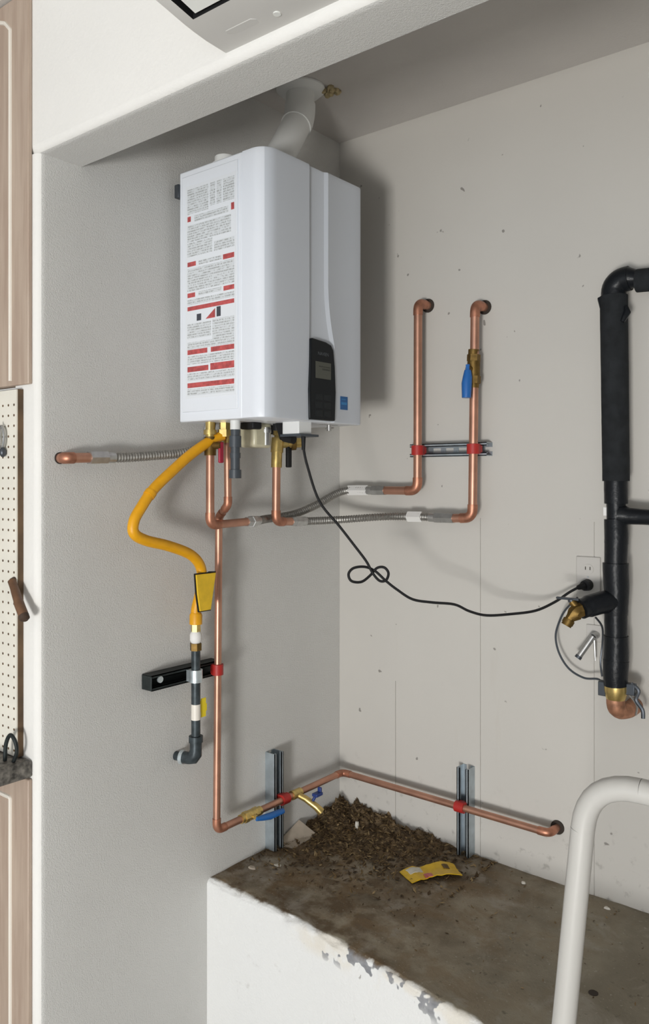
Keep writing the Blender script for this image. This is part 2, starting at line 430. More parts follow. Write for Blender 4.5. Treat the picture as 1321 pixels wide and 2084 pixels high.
# ------------------------------------------------------------------ tankless water heater
HX0, HX1, HY0, HY1, HZ0, HZ1 = 0.03, 0.352, -0.758, -0.345, 1.776, 2.463
ht = thing('tankless_water_heater', (0.19, -0.55, HZ0), 'white wall-hung tankless water heater with printed side label and black control panel', 'water heater')
SEAM = 0.272
MB().box(HX0, SEAM-0.001, HY0+0.001, HY1-0.001, HZ0, HZ1-0.001).build('case', 'heater_side', ht, bevel=0.004)
def front_cover():
    mb = MB(); rc = 0.045; rings = []
    zs = [HZ0, HZ0+0.0015, HZ0+0.006] + [HZ0+0.006 + (HZ1-HZ0-0.012)*i/60 for i in range(1, 60)] + [HZ1-0.006, HZ1-0.0015, HZ1]
    ins = [0.004, 0.0012, 0.0] + [0.0]*59 + [0.0, 0.0012, 0.004]
    for z, q in zip(zs, ins):
        t = min(1.0, max(0.0, (2.16-z)/0.17)); yr = -0.514 + 0.028*t*t
        tl = min(1.0, max(0.0, (2.05-z)/0.2)); yl = -0.583 - 0.003*tl
        ring = [(SEAM, HY0+q), (HX1-rc, HY0+q)]
        for k in range(1, 11):
            a = -math.pi/2 + math.pi/2*k/10
            ring.append((HX1-rc + (rc-q)*math.cos(a), HY0+rc + (rc-q)*math.sin(a)))
        F = HX1 - q
        ring += [(F, -0.65), (F, yl-0.001), (F-0.001, yl), (F-0.006, yl+0.003), (F-0.0065, yl+0.006), (F-0.0065, yr-0.002), (F-0.006, yr),
                 (F+0.0005, yr+0.008), (F+0.001, yr+0.0095), (F, yr+0.013), (F, HY1-0.05)]
        rc2 = 0.014
        for k in range(0, 7):
            a = math.pi/2*k/6
            ring.append((HX1-rc2 + (rc2-q)*math.cos(a), HY1-rc2 + (rc2-q)*math.sin(a)))
        ring.append((SEAM, HY1-q))
        rings.append([(x, y, z) for x, y in ring])
    m = len(rings[0])
    for r in rings: mb.v += r
    for i in range(len(rings)-1):
        for k in range(m): mb.f.append((i*m+k, i*m+(k+1) % m, (i+1)*m+(k+1) % m, (i+1)*m+k))
    mb.f.append(tuple(range(m))); mb.f.append(tuple((len(rings)-1)*m + k for k in range(m)))
    o = mb.build('front_cover', ['heater_white', 'heater_white_shaded'], ht, ang=32)
    for p in o.data.polygons:                      # front darkened in colour to deepen its shade; wrap-round edge stays white
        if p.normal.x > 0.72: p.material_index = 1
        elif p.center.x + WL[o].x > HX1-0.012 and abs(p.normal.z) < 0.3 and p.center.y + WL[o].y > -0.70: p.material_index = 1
    return o
fc = front_cover()
# embossed side panel and the instruction label on it
MB().box(0.044, 0.258, HY0-0.0025, HY0+0.002, 1.802, 2.445).build('side_panel', 'heater_side', ht, bevel=0.002)
lab = MB().box(0.060, 0.254, HY0-0.0032, HY0-0.0024, 1.838, 2.415).build('instruction_label', 'label_white', ht)
plabel(lab, 'white instruction label with small grey print and red warning bars')
LY0, LY1 = HY0-0.0038, HY0-0.0031
def ink(x0, x1, z0, z1, m, name): return MB().box(x0, x1, LY0, LY1, z0, z1).build(name, m, lab, smooth=False)
LX0, LX1 = 0.068, 0.247
for x0, x1, z0, z1 in [(LX0, 0.150, 2.338, 2.405), (0.156, 0.176, 2.345, 2.405), (0.182, 0.200, 2.345, 2.405), (0.206, LX1, 2.345, 2.405),
                       (0.096, 0.225, 2.314, 2.331), (LX0, LX1-0.012, 2.262, 2.308), (LX0, 0.165, 2.222, 2.260), (0.172, LX1, 2.222, 2.248),
                       (0.112, 0.200, 2.196, 2.207), (LX0, LX1, 2.128, 2.190), (0.112, 0.200, 2.113, 2.124), (LX0, LX1, 2.092, 2.106),
                       (LX0, 0.160, 2.000, 2.040), (0.166, LX1, 1.990, 2.043), (LX0, LX1, 1.972, 1.990),
                       (LX0, LX1, 1.930, 1.953), (LX0, LX1, 1.886, 1.906), (LX0, LX1, 1.846, 1.864)]:
    ink(x0, x1, z0, z1, 'small_print', 'text_block')
for x0, x1, z0, z1 in [(LX0, LX0+0.013, 2.318, 2.332), (0.236, LX1, 2.318, 2.336), (LX0, 0.101, 2.196, 2.208), (0.206, LX1, 2.194, 2.207),
                       (LX0, 0.098, 2.112, 2.124), (0.208, LX1, 2.112, 2.124), (LX0, LX1, 2.076, 2.087),
                       (LX0, 0.146, 1.957, 1.970), (0.160, LX1, 1.957, 1.970), (LX0, 0.150, 1.910, 1.924), (0.158, LX1, 1.909, 1.927), (LX0, LX1, 1.867, 1.880)]:
    ink(x0, x1, z0, z1, 'print_red', 'red_bar')
ink(0.105, 0.122, 2.046, 2.064, 'print_dark', 'pictogram'); ink(0.182, 0.197, 2.048, 2.074, 'print_dark', 'pictogram')
MB().prism([(0.140, 2.047), (0.176, 2.047), (0.176, 2.071)], 'y', LY0, LY1).build('pictogram', 'print_red', lab, smooth=False)
# control panel with rounded shoulders, display, keys, word mark
def control():
    pts = [(-0.588, HZ0+0.004), (-0.480, HZ0+0.004), (-0.476, 1.86), (-0.480, 1.93), (-0.487, 1.975), (-0.497, 1.988), (-0.52, 1.994), (-0.578, 1.998), (-0.584, 1.993), (-0.586, 1.93), (-0.590, 1.86)]
    cp = MB().prism(pts, 'x', HX1-0.012, HX1+0.006).build('control_panel', 'panel_black', ht, bevel=0.003)
    plabel(cp, 'black control panel with small grey display')
    F = HX1+0.0055
    l = MB().box(F-0.001, F+0.0012, -0.566, -0.500, 1.892, 1.937).build('display', 'lcd', cp)
    MB().box(F-0.001, F+0.0014, -0.552, -0.503, 1.923, 1.926).build('display_line', 'lcd_digit', cp)
    MB().box(F-0.001, F+0.0014, -0.538, -0.503, 1.915, 1.920).build('display_line', 'lcd_digit', cp)
    for r_ in range(3):
        for c_ in range(2):
            y0 = -0.566 + c_*0.036; z0 = 1.850 - r_*0.022
            MB().box(F-0.001, F+0.0010, y0, y0+0.030, z0-0.016, z0).build('key', 'panel_key', cp, bevel=0.001)
    cu = bpy.data.curves.new('word_mark', 'FONT'); cu.body = 'NAVIEN'; cu.size = 0.013; cu.extrude = 0.0002; cu.align_x = 'CENTER'
    to = bpy.data.objects.new('tmp_text', cu); C.objects.link(to)
    dg = bpy.context.evaluated_depsgraph_get(); me = bpy.data.meshes.new_from_object(to.evaluated_get(dg)); bpy.data.objects.remove(to)
    me.materials.clear(); me.materials.append(MATS['panel_text'])
    me.transform(Matrix(((0,0,1,0),(1,0,0,0),(0,1,0,0),(0,0,0,1))))
    w = bpy.data.objects.new('word_mark', me); C.objects.link(w); w.parent = cp
    w.location = Vector((F+0.0009, -0.533, 1.955)) - WL[cp]
control()
st_ = MB().box(HX1-0.001, HX1+0.0009, -0.450, -0.417, 1.815, 1.852).build('blue_sticker', 'sticker_blue', ht)
MB().box(HX1, HX1+0.0013, -0.446, -0.421, 1.829, 1.836).build('sticker_band', 'sticker_blue_light', st_)
MB().box(HX1, HX1+0.0013, -0.446, -0.426, 1.843, 1.845).build('sticker_band', 'sticker_blue_light', st_)
# mounting bracket tabs at the wall, latch under the front
MB().box(0.014, 0.031, -0.762, -0.742, 2.395, 2.432).build('wall_bracket', 'dark_metal', ht, bevel=0.002)
MB().box(0.001, 0.034, -0.700, -0.348, 2.405, 2.430).build('wall_bracket', 'dark_metal', ht, bevel=0.002)
MB().box(0.001, 0.034, -0.690, -0.370, 1.83, 1.86).build('wall_bracket', 'dark_metal', ht, bevel=0.002)
mb = MB().box(0.285, 0.30, -0.462, -0.395, 1.7745, 1.777); mb.cyl((0.292,-0.425,1.776), (0.292,-0.425,1.758), 0.007, n=10); mb.cyl((0.292,-0.44,1.764), (0.292,-0.405,1.767), 0.0025, n=8)
mb.build('cover_latch', 'steel_nut', ht)
# air intake collar on top
mb = MB(); mb.tube([(0.15,-0.70,HZ1-0.002),(0.15,-0.70,HZ1+0.012)], 0.035, 24); mb.tube([(0.15,-0.70,HZ1+0.010),(0.15,-0.70,HZ1+0.030)], 0.028, 24)
mb.build('intake_collar', 'pvc_white', ht)
mb = MB().tube([(0.20,-0.555,HZ1-0.002),(0.20,-0.555,HZ1+0.02)], 0.052, 28); mb.build('flue_collar', 'grey_plastic', ht)
# fittings under the case
def fit(name, m, *segs, n=16):
    mb = MB()
    for a, b, r in segs: mb.cyl(a, b, r, n=n)
    return mb.build(name, m, ht)
ZB = HZ0+0.004
fit('outlet_nipple', 'brass', ((0.1,-0.708,ZB),(0.1,-0.708,1.735),0.013), ((0.1,-0.708,1.755),(0.1,-0.708,1.742),0.018))
hv = fit('service_valve', 'brass_dark', ((0.1,-0.708,1.736),(0.1,-0.708,1.685),0.016), ((0.1,-0.708,1.712),(0.135,-0.70,1.712),0.010))
MB().box(0.128, 0.136, -0.706, -0.690, 1.664, 1.722).build('lever', 'red_handle', hv, bevel=0.003)
fit('gas_nipple', 'brass', ((0.115,-0.668,ZB),(0.115,-0.668,1.748),0.015), ((0.115,-0.668,1.757),(0.115,-0.668,1.737),0.020), n=6)
fit('relief_nipple', 'brass', ((0.1,-0.642,ZB),(0.1,-0.642,1.722),0.012), ((0.1,-0.642,1.752),(0.1,-0.642,1.728),0.0165))
dr = fit('condensate_drain', 'grey_plastic', ((0.2,-0.711,1.755),(0.2,-0.711,1.625),0.0125), ((0.2,-0.711,1.735),(0.2,-0.711,1.705),0.0165), ((0.2,-0.711,1.645),(0.2,-0.711,1.622),0.0165), ((0.2,-0.711,1.69),(0.2,-0.711,1.676),0.0145))
fit('drain_collar', 'pvc_white', ((0.2,-0.711,ZB),(0.2,-0.711,1.752),0.0135))
MB().box(0.155, 0.205, -0.648, -0.612, 1.757, 1.778).build('cable_gland', 'rubber_black', ht, bevel=0.004)
mb = MB().box(0.13, 0.19, -0.625, -0.555, 1.708, 1.778); mb.cyl((0.16,-0.555,1.745), (0.16,-0.535,1.745), 0.012)
mb.build('condensate_trap', 'clear_plastic', ht, bevel=0.008)
fit('trap_cap', 'steel_nut', ((0.185,-0.575,1.765),(0.185,-0.575,1.715),0.011), ((0.185,-0.575,1.76),(0.185,-0.575,1.75),0.015))
fit('fill_port', 'rubber_black', ((0.14,-0.51,ZB),(0.14,-0.51,1.750),0.010))
fit('fill_port', 'rubber_black', ((0.20,-0.545,ZB),(0.20,-0.545,1.757),0.012))
fit('inlet_nipple', 'brass', ((0.1,-0.43,ZB),(0.1,-0.43,1.742),0.012), ((0.1,-0.43,1.765),(0.1,-0.43,1.752),0.017))
cv = fit('isolation_valve', 'brass', ((0.1,-0.432,1.744),(0.1,-0.436,1.70),0.019), ((0.1,-0.436,1.702),(0.1,-0.438,1.655),0.0165), ((0.1,-0.432,1.722),(0.125,-0.395,1.728),0.011), ((0.118,-0.402,1.728),(0.138,-0.372,1.731),0.015))
MB().tube([(0.12,-0.395,1.727),(0.128,-0.384,1.728)], 0.021, 10).build('valve_cap', 'brass_dark', cv)
MB().box(0.112, 0.124, -0.412, -0.394, 1.655, 1.722).build('lever', 'rubber_black', cv, bevel=0.003)
jb = MB().box(0.255, 0.315, -0.585, -0.530, 1.742, 1.779).build('power_box', 'pvc_white', ht, bevel=0.003)
MB().box(0.25, 0.325, -0.588, -0.512, 1.736, 1.7425).build('box_lid', 'grey_plastic', jb)
fit('wire_loom', 'rubber_black', ((0.22,-0.555,ZB),(0.245,-0.565,1.735),0.014), ((0.245,-0.565,1.735),(0.28,-0.565,1.728),0.012))

# ------------------------------------------------------------------ flue pipe to the ceiling
vt = thing('vent_pipe', (0.20, -0.555, HZ1), 'white plastic vent pipe bending from heater top into the ceiling', 'pipe')
vr = 0.043
P = [Vector((0.20,-0.555,HZ1+0.018)), Vector((0.20,-0.555,2.50)), Vector((0.16,-0.40,2.70)), Vector((0.155,-0.39,CEIL+0.05))]
stv, av = fillet(P, 0.10)
for a, b in stv: MB().tube([a, b], vr, 28).build('vent_section', 'pvc_white', vt)
for d0, arc, d1 in av: MB().tube([arc[0]-d0*0.012]+arc+[arc[-1]+d1*0.012], vr*1.07, 28).build('vent_elbow', 'pvc_white', vt)
mb = MB(); ring = []
mb.tube([(0.155,-0.39,CEIL-0.001),(0.155,-0.39,CEIL-0.006),(0.155,-0.39,CEIL-0.018),(0.155,-0.39,CEIL-0.020)], [0.074,0.074,0.060,0.05], 32); mb.build('ceiling_collar', 'pvc_white', vt)
mb = MB(); rnd = random.Random(3)
for k in range(9):
    a = Vector((0.20+rnd.uniform(0,0.045), -0.345+rnd.uniform(-0.012,0.03), CEIL-rnd.uniform(0.0,0.012)))
    b = a + Vector((rnd.uniform(-.02,.02), rnd.uniform(-.02,.02), rnd.uniform(-.006,.004)))
    mb.tube([a, a.lerp(b,.33), a.lerp(b,.66), b], [0.004,0.010,0.009,0.003], 8)
fs = mb.build('sealant_foam', 'foam_sealant'); tag(fs, 'brown blob of foam sealant on the ceiling beside vent collar', 'sealant')

# ------------------------------------------------------------------ copper lines
def escutcheon(t, c, axis, r):
    m = MB()
    a = Vector(c); d = {'x': Vector((0.004,0,0)), 'y': Vector((0,-0.004,0))}[axis]
    m.tube([a - d*0.2, a + d], r, 20); m.build('wall_hole', 'hole_dark', t)

PR = 0.0135
A = thing('copper_pipe', (0.362, 0, 1.58), 'left of two upright copper pipes rising to the back wall, no valve', 'pipe')
copper_run(A, [(0.362,-0.0005,2.178), (0.361,-0.06,2.178), (0.359,-0.06,1.583), (0.225,-0.06,1.583)], PR, 0.03)
escutcheon(A, (0.362,0,2.178), 'y', 0.022)
MB().tube([(0.235,-0.06,1.583),(0.205,-0.06,1.583)], 0.0165, 6).build('union_nut', 'steel_nut', A)
B = thing('copper_pipe', (0.565, 0, 1.50), 'right upright copper pipe on back wall with brass valve and blue lever', 'pipe')
copper_run(B, [(0.564,-0.0005,2.146), (0.563,-0.06,2.146), (0.554,-0.06,1.503), (0.485,-0.06,1.500)], PR, 0.03)
escutcheon(B, (0.564,0,2.146), 'y', 0.022)
MB().tube([(0.49,-0.06,1.500),(0.445,-0.06,1.500)], 0.0165, 6).build('union_nut', 'steel_nut', B)
vb = MB(); z0 = 1.99
for (za, zb_, r_, nn) in [(2.01,1.995,0.0165,16),(1.995,1.975,0.020,6),(1.975,1.93,0.0195,16),(1.93,1.908,0.021,6),(1.908,1.895,0.0165,16)]:
    vb.tube([(0.5585,-0.06,za),(0.5575,-0.06,zb_)], r_, nn)
vb.cyl((0.557,-0.06,1.95), (0.556,-0.092,1.95), 0.009)
vb = vb.build('ball_valve', 'brass_dark', B)
lv = MB(); lv.box(0.551,0.562,-0.096,-0.091,1.935,1.962); lv.tube([(0.5565,-0.0935,1.945),(0.556,-0.094,1.925),(0.5555,-0.098,1.905),(0.555,-0.099,1.862)], [0.010,0.014,0.0155,0.0135], 12)
lv.build('lever', 'blue_handle', vb)

# flexible connectors between heater risers and the wall pipes
def flex(label, pts, r, tags=(), name='flexible_connector'):
    t = thing(name, pts[0], label, 'hose')
    corrugated(pts, r).build('braided_hose', 'braid', t)
    P = [Vector(p) for p in pts]
    for a, d in ((P[0], (P[1]-P[0]).normalized()), (P[-1], (P[-2]-P[-1]).normalized())):
        MB().tube([a - d*0.004, a + d*0.020], r*1.5, 6).build('end_nut', 'steel_nut', t)
        MB().tube([a + d*0.018, a + d*0.042], r*1.22, 16).build('crimp_sleeve', 'steel_nut', t)
    return t
F1 = flex('braided flexible connector curving up round the corner to valveless copper pipe', [(0.1,-0.545,1.497),(0.085,-0.495,1.498),(0.060,-0.44,1.499),(0.056,-0.38,1.502),(0.062,-0.30,1.512),(0.070,-0.21,1.537),(0.076,-0.12,1.570),(0.095,-0.07,1.583),(0.15,-0.06,1.583),(0.205,-0.06,1.583)], 0.0115)
pt = MB().tube([(0.09,-0.0715,1.582),(0.125,-0.062,1.583),(0.165,-0.06,1.583)], 0.0165, 4); pt.build('paper_tag', 'white_tag', F1)
F2 = flex('lower braided flexible connector running to the copper pipe with blue-lever valve', [(0.1,-0.350,1.490),(0.108,-0.28,1.488),(0.150,-0.17,1.490),(0.24,-0.085,1.498),(0.34,-0.063,1.501),(0.445,-0.06,1.500)], 0.0115)
MB().tube([(0.325,-0.066,1.5005),(0.375,-0.061,1.501)], 0.0165, 4).build('paper_tag', 'white_tag', F2)
Cc = thing('copper_pipe', (0.1,-0.708,1.49), 'copper riser under heater, leftmost, turning right beneath the yellow hose', 'pipe')
copper_run(Cc, [(0.1,-0.708,1.686), (0.1,-0.708,1.493), (0.1,-0.560,1.497)], 0.0115, 0.022)
MB().tube([(0.1,-0.565,1.497),(0.1,-0.545,1.497)], 0.015, 6).build('union_nut', 'steel_nut', Cc)
D = thing('copper_pipe', (0.1,-0.44,1.49), 'short copper drop pipe below brass isolation valve at right of heater', 'pipe')
copper_run(D, [(0.1,-0.438,1.656), (0.1,-0.440,1.492), (0.1,-0.365,1.490)], 0.0125, 0.022)
MB().tube([(0.1,-0.372,1.490),(0.1,-0.350,1.490)], 0.015, 6).build('union_nut', 'steel_nut', D)

# long copper drain: down the side wall, round the corner, into the back wall
E_ = thing('copper_pipe', (0.055,-0.64,0.46), 'long thin copper line dropping down side wall and along ledge round corner', 'pipe')
er = 0.0105
copper_run(E_, [(0.1,-0.642,1.724), (0.1,-0.640,1.548), (0.056,-0.633,1.512), (0.055,-0.641,0.620), (0.055,-0.055,0.622), (0.796,-0.055,0.616), (0.797,-0.0005,0.616)], er, 0.022)
escutcheon(E_, (0.797,0,0.616), 'y', 0.020)
bv = MB()
for (ya, yb, r_, nn) in [(-0.545,-0.532,0.0135,16),(-0.532,-0.515,0.0165,6),(-0.515,-0.490,0.0155,16),(-0.490,-0.474,0.0165,6),(-0.474,-0.462,0.0135,16)]:
    bv.tube([(0.055,ya,0.6205),(0.055,yb,0.6205)], r_, nn)
bv.cyl((0.055,-0.502,0.62),(0.082,-0.502,0.618),0.007)
bv = bv.build('ball_valve', 'brass', E_)
lv = MB(); lv.tube([(0.084,-0.508,0.617),(0.087,-0.485,0.614),(0.091,-0.455,0.611),(0.092,-0.400,0.609)], [0.006,0.0085,0.0105,0.0085], 10); lv.build('lever', 'blue_handle', bv)
tb = MB(); tb.tube([(0.055,-0.318,0.621),(0.055,-0.276,0.621)], 0.0145, 14); tb.tube([(0.055,-0.297,0.621),(0.085,-0.285,0.609),(0.118,-0.272,0.588),(0.130,-0.262,0.572)], [0.009,0.010,0.011,0.0125], 12)
tb = tb.build('drain_cock', 'brass', E_)
lv = MB(); lv.cyl((0.105,-0.277,0.600),(0.113,-0.268,0.622),0.005,n=8); lv.box(0.103,0.124,-0.276,-0.245,0.618,0.628); lv.box(0.107,0.120,-0.253,-0.245,0.622,0.642)
lv.build('lever', 'blue_handle_dark', tb, bevel=0.002)

# ------------------------------------------------------------------ strut channels and clamps
def strut(name, label, m, wallaxis, p0, p1, w=0.041, d=0.041, slots=True):
    """C-channel along p0->p1 on the wall, open side away from it."""
    t = thing(name, p0, label, 'bracket')
    a = Vector(p0); b = Vector(p1); L = (b-a).length; ax = (b-a).normalized()
    nrm = Vector((1,0,0)) if wallaxis == 'x' else Vector((0,-1,0))
    sd = ax.cross(nrm).normalized(); th = 0.0026
    def bx(mb, l0, l1, s0, s1, n0, n1):
        vs = []
        for l, s_, n_ in ((l0,s0,n0),(l1,s0,n0),(l1,s1,n0),(l0,s1,n0),(l0,s0,n1),(l1,s0,n1),(l1,s1,n1),(l0,s1,n1)):
            vs.append(a + ax*l + sd*s_ + nrm*n_)
        mb.add(vs, [(0,3,2,1),(4,5,6,7),(0,1,5,4),(1,2,6,5),(2,3,7,6),(3,0,4,7)])
    h = w/2; mb = MB()
    if slots:
        bx(mb, 0, L, -h, -0.007, 0.0005, th); bx(mb, 0, L, 0.007, h, 0.0005, th)
        q = 0.0
        while q < L:
            bx(mb, q, min(L, q+0.018), -0.007, 0.007, 0.0005, th); q += 0.046
    else: bx(mb, 0, L, -h, h, 0.0005, th)
    mb.build('channel_back', m, t, smooth=False)
    for s_ in (-1, 1):
        mb = MB(); bx(mb, 0, L, s_*h, s_*(h-th), th, d); mb.build('channel_flange', m, t, smooth=False)
        mb = MB(); bx(mb, 0, L, s_*h, s_*(h-0.010), d-th, d); bx(mb, 0, L, s_*(h-0.010), s_*(h-0.010+th), d-0.009, d); mb.build('channel_lip', m, t, smooth=False)
    return t
def clamp(label, c, axis, r, col, width=0.026, back=None):
    t = thing('pipe_clamp', c, label, 'clamp')
    a = Vector(c); d = {'x': Vector((1,0,0)), 'y': Vector((0,1,0)), 'z': Vector((0,0,1))}[axis]
    MB().tube([a - d*width/2, a + d*width/2], r, 18).build('clamp_band', col, t)
    if back is not None:
        n_ = Vector(back)
        s = d.cross(n_).normalized(); vs = []
        for l in (-0.5, 0.5):
            for q in (-1, 1):
                for e in (0.4, 1.0): vs.append(a + d*width*0.46*l*2 + s*q*r*0.8 + n_*e)
        MB().add(vs, [(0,1,3,2),(4,6,7,5),(0,4,5,1),(2,3,7,6),(0,2,6,4),(1,5,7,3)]).build('clamp_foot', col, t)
    return t
strut('strut_channel', 'short horizontal slotted steel strut across the two upright copper pipes', 'zinc', 'y', (0.318,-0.0,1.711), (0.590,-0.0,1.711))
clamp('red clamp holding valveless copper pipe to the horizontal strut', (0.359,-0.06,1.711), 'z', 0.0195, 'red_clamp', 0.030, (0,0.028,0))
clamp('red clamp holding the blue-lever copper pipe to the horizontal strut', (0.5565,-0.06,1.711), 'z', 0.0195, 'red_clamp', 0.030, (0,0.028,0))
strut('strut_channel', 'upright steel strut on the side wall standing on the ledge', 'zinc', 'x', (0,-0.360,0.462), (0,-0.360,0.764))
clamp('red clamp on the upright strut of the side wall', (0.055,-0.352,0.6215), 'y', 0.0165, 'red_clamp', 0.030, (-0.020,0,0))
strut('strut_channel', 'upright steel strut on the back wall standing on the ledge', 'zinc', 'y', (0.509,0,0.462), (0.509,0,0.732))
clamp('red clamp on the upright strut of the back wall', (0.509,-0.055,0.6185), 'x', 0.0165, 'red_clamp', 0.030, (0,0.020,0))
strut('strut_channel', 'black horizontal strut on side wall behind the black gas pipe', 'black_strut', 'x', (0,-0.862,1.078), (0,-0.612,1.078), slots=False)
MB_end = bpy.data.objects['strut_channel.003']
mb = MB().box(0.003, 0.043, -0.866, -0.862, 1.0585, 1.0975); mb.build('end_cap', 'black_strut', MB_end, bevel=0.002)
mb = MB(); mb.cyl((0.040,-0.835,1.085),(0.0445,-0.835,1.085),0.009,n=12); mb.build('bolt_head', 'galvanised', MB_end)
clamp('red clamp on the long copper line at the black strut', (0.055,-0.637,1.078), 'z', 0.0165, 'red_clamp', 0.030, (-0.016,0,0))

# ------------------------------------------------------------------ gas line
G = thing('gas_pipe', (0.055,-0.727,0.85), 'black iron gas pipe coming out of side wall by an elbow', 'pipe')
gr = 0.0125
MB().tube([(0.063,-0.727,0.90),(0.063,-0.727,1.150)], gr, 18).build('straight_pipe', 'black_iron', G)
arc = [Vector((0.063,-0.727,0.90)), Vector((0.063,-0.727,0.875)), Vector((0.062,-0.728,0.862)), Vector((0.056,-0.731,0.852)), Vector((0.045,-0.735,0.849)), Vector((0.028,-0.740,0.849))]
MB().tube(arc, [0.0165,0.0165,0.0185,0.0185,0.0165,0.0165], 18).build('elbow', 'black_iron', G)
MB().tube([(0.063,-0.727,0.912),(0.063,-0.727,0.895)], 0.0195, 18).build('elbow_band', 'black_iron', G)
MB().tube([(0.028,-0.740,0.849),(0.0005,-0.745,0.849)], gr, 18).build('straight_pipe', 'black_iron', G)
MB().tube([(0.030,-0.7395,0.849),(0.020,-0.7425,0.849)], 0.0195, 18).build('elbow_band', 'galvanised', G)
MB().tube([(0.063,-0.727,0.957),(0.063,-0.727,1.000)], gr*1.03, 18).build('pipe_sticker', 'cabinet_bead', G)
mb = MB(); mb.box(0.066,0.0675,-0.735,-0.690,0.975,0.995); mb.box(0.0665,0.068,-0.712,-0.694,0.960,1.012); mb.box(0.0664,0.0672,-0.722,-0.712,0.985,1.006)
mb.build('yellow_sticker', 'yellow_sticker', G)
clamp('galvanised clamp holding the black gas pipe to black strut', (0.063,-0.727,1.078), 'z', 0.0185, 'galvanised', 0.034, (-0.022,0,0))
V = thing('gas_connector', (0.063,-0.727,1.15), 'brass gas connector with white nut joining yellow hose to black pipe', 'fitting')
MB().tube([(0.063,-0.727,1.148),(0.063,-0.727,1.168)], 0.0165, 6).build('union_nut', 'brass_dark', V)
MB().tube([(0.063,-0.727,1.168),(0.063,-0.727,1.176),(0.063,-0.727,1.192),(0.063,-0.727,1.200)], [0.012,0.0165,0.0165,0.012], 18).build('white_nut', 'white_tag', V)
MB().tube([(0.063,-0.727,1.200),(0.063,-0.727,1.222)], 0.0135, 6).build('flare_nut', 'brass', V)
# yellow corrugated hose
Yh = thing('gas_hose', (0.063,-0.727,1.22), 'bright yellow flexible gas hose bowed out from the side wall', 'hose')
hp = [(0.063,-0.727,1.222),(0.063,-0.726,1.260),(0.072,-0.722,1.300),(0.082,-0.722,1.345),(0.088,-0.735,1.385),(0.092,-0.775,1.418),(0.094,-0.85,1.445),(0.095,-0.925,1.464),(0.095,-0.962,1.484),(0.095,-0.962,1.515),(0.095,-0.940,1.548),(0.095,-0.90,1.594),(0.095,-0.84,1.640),(0.096,-0.775,1.686),(0.102,-0.71,1.724),(0.112,-0.672,1.740)]
HP = resample(spline(hp, 10), 0.0022)
MB().tube(HP, [0.0140*(1+0.025*(1 if i % 2 else -1)) for i in range(len(HP))], 16).build('hose_jacket', 'yellow_hose', Yh)
MB().tube([(0.063,-0.727,1.220),(0.063,-0.7265,1.245),(0.064,-0.726,1.252)], [0.0175,0.0175,0.0145], 18).build('hose_end', 'yellow_hose', Yh)
kk = HP[int(len(HP)*0.64)]; k2 = HP[int(len(HP)*0.64)+6]
MB().tube([kk, k2], 0.0158, 16).build('hose_band', 'yellow_hose', Yh)
T = thing('warning_tag', (0.10,-0.725,1.26), 'yellow tapered plastic tag with dark rim on the gas hose', 'tag')
def tagp(g): return [(-0.748-g,1.262-g),(-0.709+g,1.262-g),(-0.690+g,1.362+g),(-0.762-g,1.362+g),(-0.757-g,1.31)]
MB().prism(tagp(0.0), 'x', 0.098, 0.1045).build('tag_face', 'yellow_tag', T, bevel=0.001)
MB().prism(tagp(0.003), 'x', 0.0965, 0.1005).build('tag_rim', 'rubber_black', T)
MB().tube([(0.096,-0.727,1.360),(0.104,-0.715,1.366),(0.10,-0.695,1.364)], 0.002, 6).build('tie', 'rubber_black', T)

# ------------------------------------------------------------------ recirculation stub on the side wall, far left
Ls = thing('copper_pipe', (0.0,-1.12,1.672), 'short copper stub leaving the side wall near its outer edge', 'pipe')
copper_run(Ls, [(0.0005,-1.112,1.671),(0.03,-1.110,1.671),(0.034,-1.045,1.673)], 0.0125, 0.014, 0.004, m='copper', me='copper_fitting')
MB().tube([(0.0002,-1.112,1.671),(0.003,-1.112,1.671)], 0.0145, 18).build('wall_hole', 'hole_dark', Ls)
MB().tube([(0.034,-1.052,1.673),(0.035,-1.022,1.674)], 0.0175, 6).build('union_nut', 'steel_nut', Ls)
flex('braided flexible connector from far left copper stub to heater underside', [(0.035,-1.022,1.674),(0.040,-0.95,1.675),(0.050,-0.86,1.682),(0.060,-0.78,1.690),(0.068,-0.72,1.706),(0.072,-0.69,1.735),(0.072,-0.682,1.774)], 0.0115)

# ------------------------------------------------------------------ power cord and outlets
cp_ = [(0.301,-0.549,1.738),(0.301,-0.549,1.708),(0.31,-0.542,1.654),(0.334,-0.52,1.559),(0.374,-0.484,1.492),(0.404,-0.457,1.44),(0.43,-0.434,1.394),(0.445,-0.424,1.361),(0.46,-0.412,1.34),(0.473,-0.400,1.342),(0.476,-0.393,1.361),(0.465,-0.398,1.376),(0.449,-0.410,1.374),(0.435,-0.424,1.353),(0.42,-0.443,1.337),(0.402,-0.464,1.34),(0.395,-0.468,1.359),(0.404,-0.457,1.375),(0.425,-0.434,1.378),(0.445,-0.413,1.366),(0.47,-0.398,1.34),(0.494,-0.377,1.315),(0.526,-0.348,1.288),(0.567,-0.312,1.279),(0.613,-0.271,1.273),(0.644,-0.243,1.254),(0.68,-0.211,1.242),(0.731,-0.165,1.245),(0.783,-0.119,1.254),(0.824,-0.082,1.278),(0.855,-0.055,1.305),(0.880,-0.034,1.322)]
pc = thing('power_cord', (0.301,-0.549,1.70), 'thin black power cord looped once and plugged in at the outlet', 'cord')
MB().tube(spline(cp_, 6), 0.0037, 10).build('cable', 'rubber_black', pc)
MB().tube([(0.301,-0.549,1.737),(0.301,-0.549,1.70)], [0.0065,0.005], 12).build('strain_relief', 'rubber_black', pc)
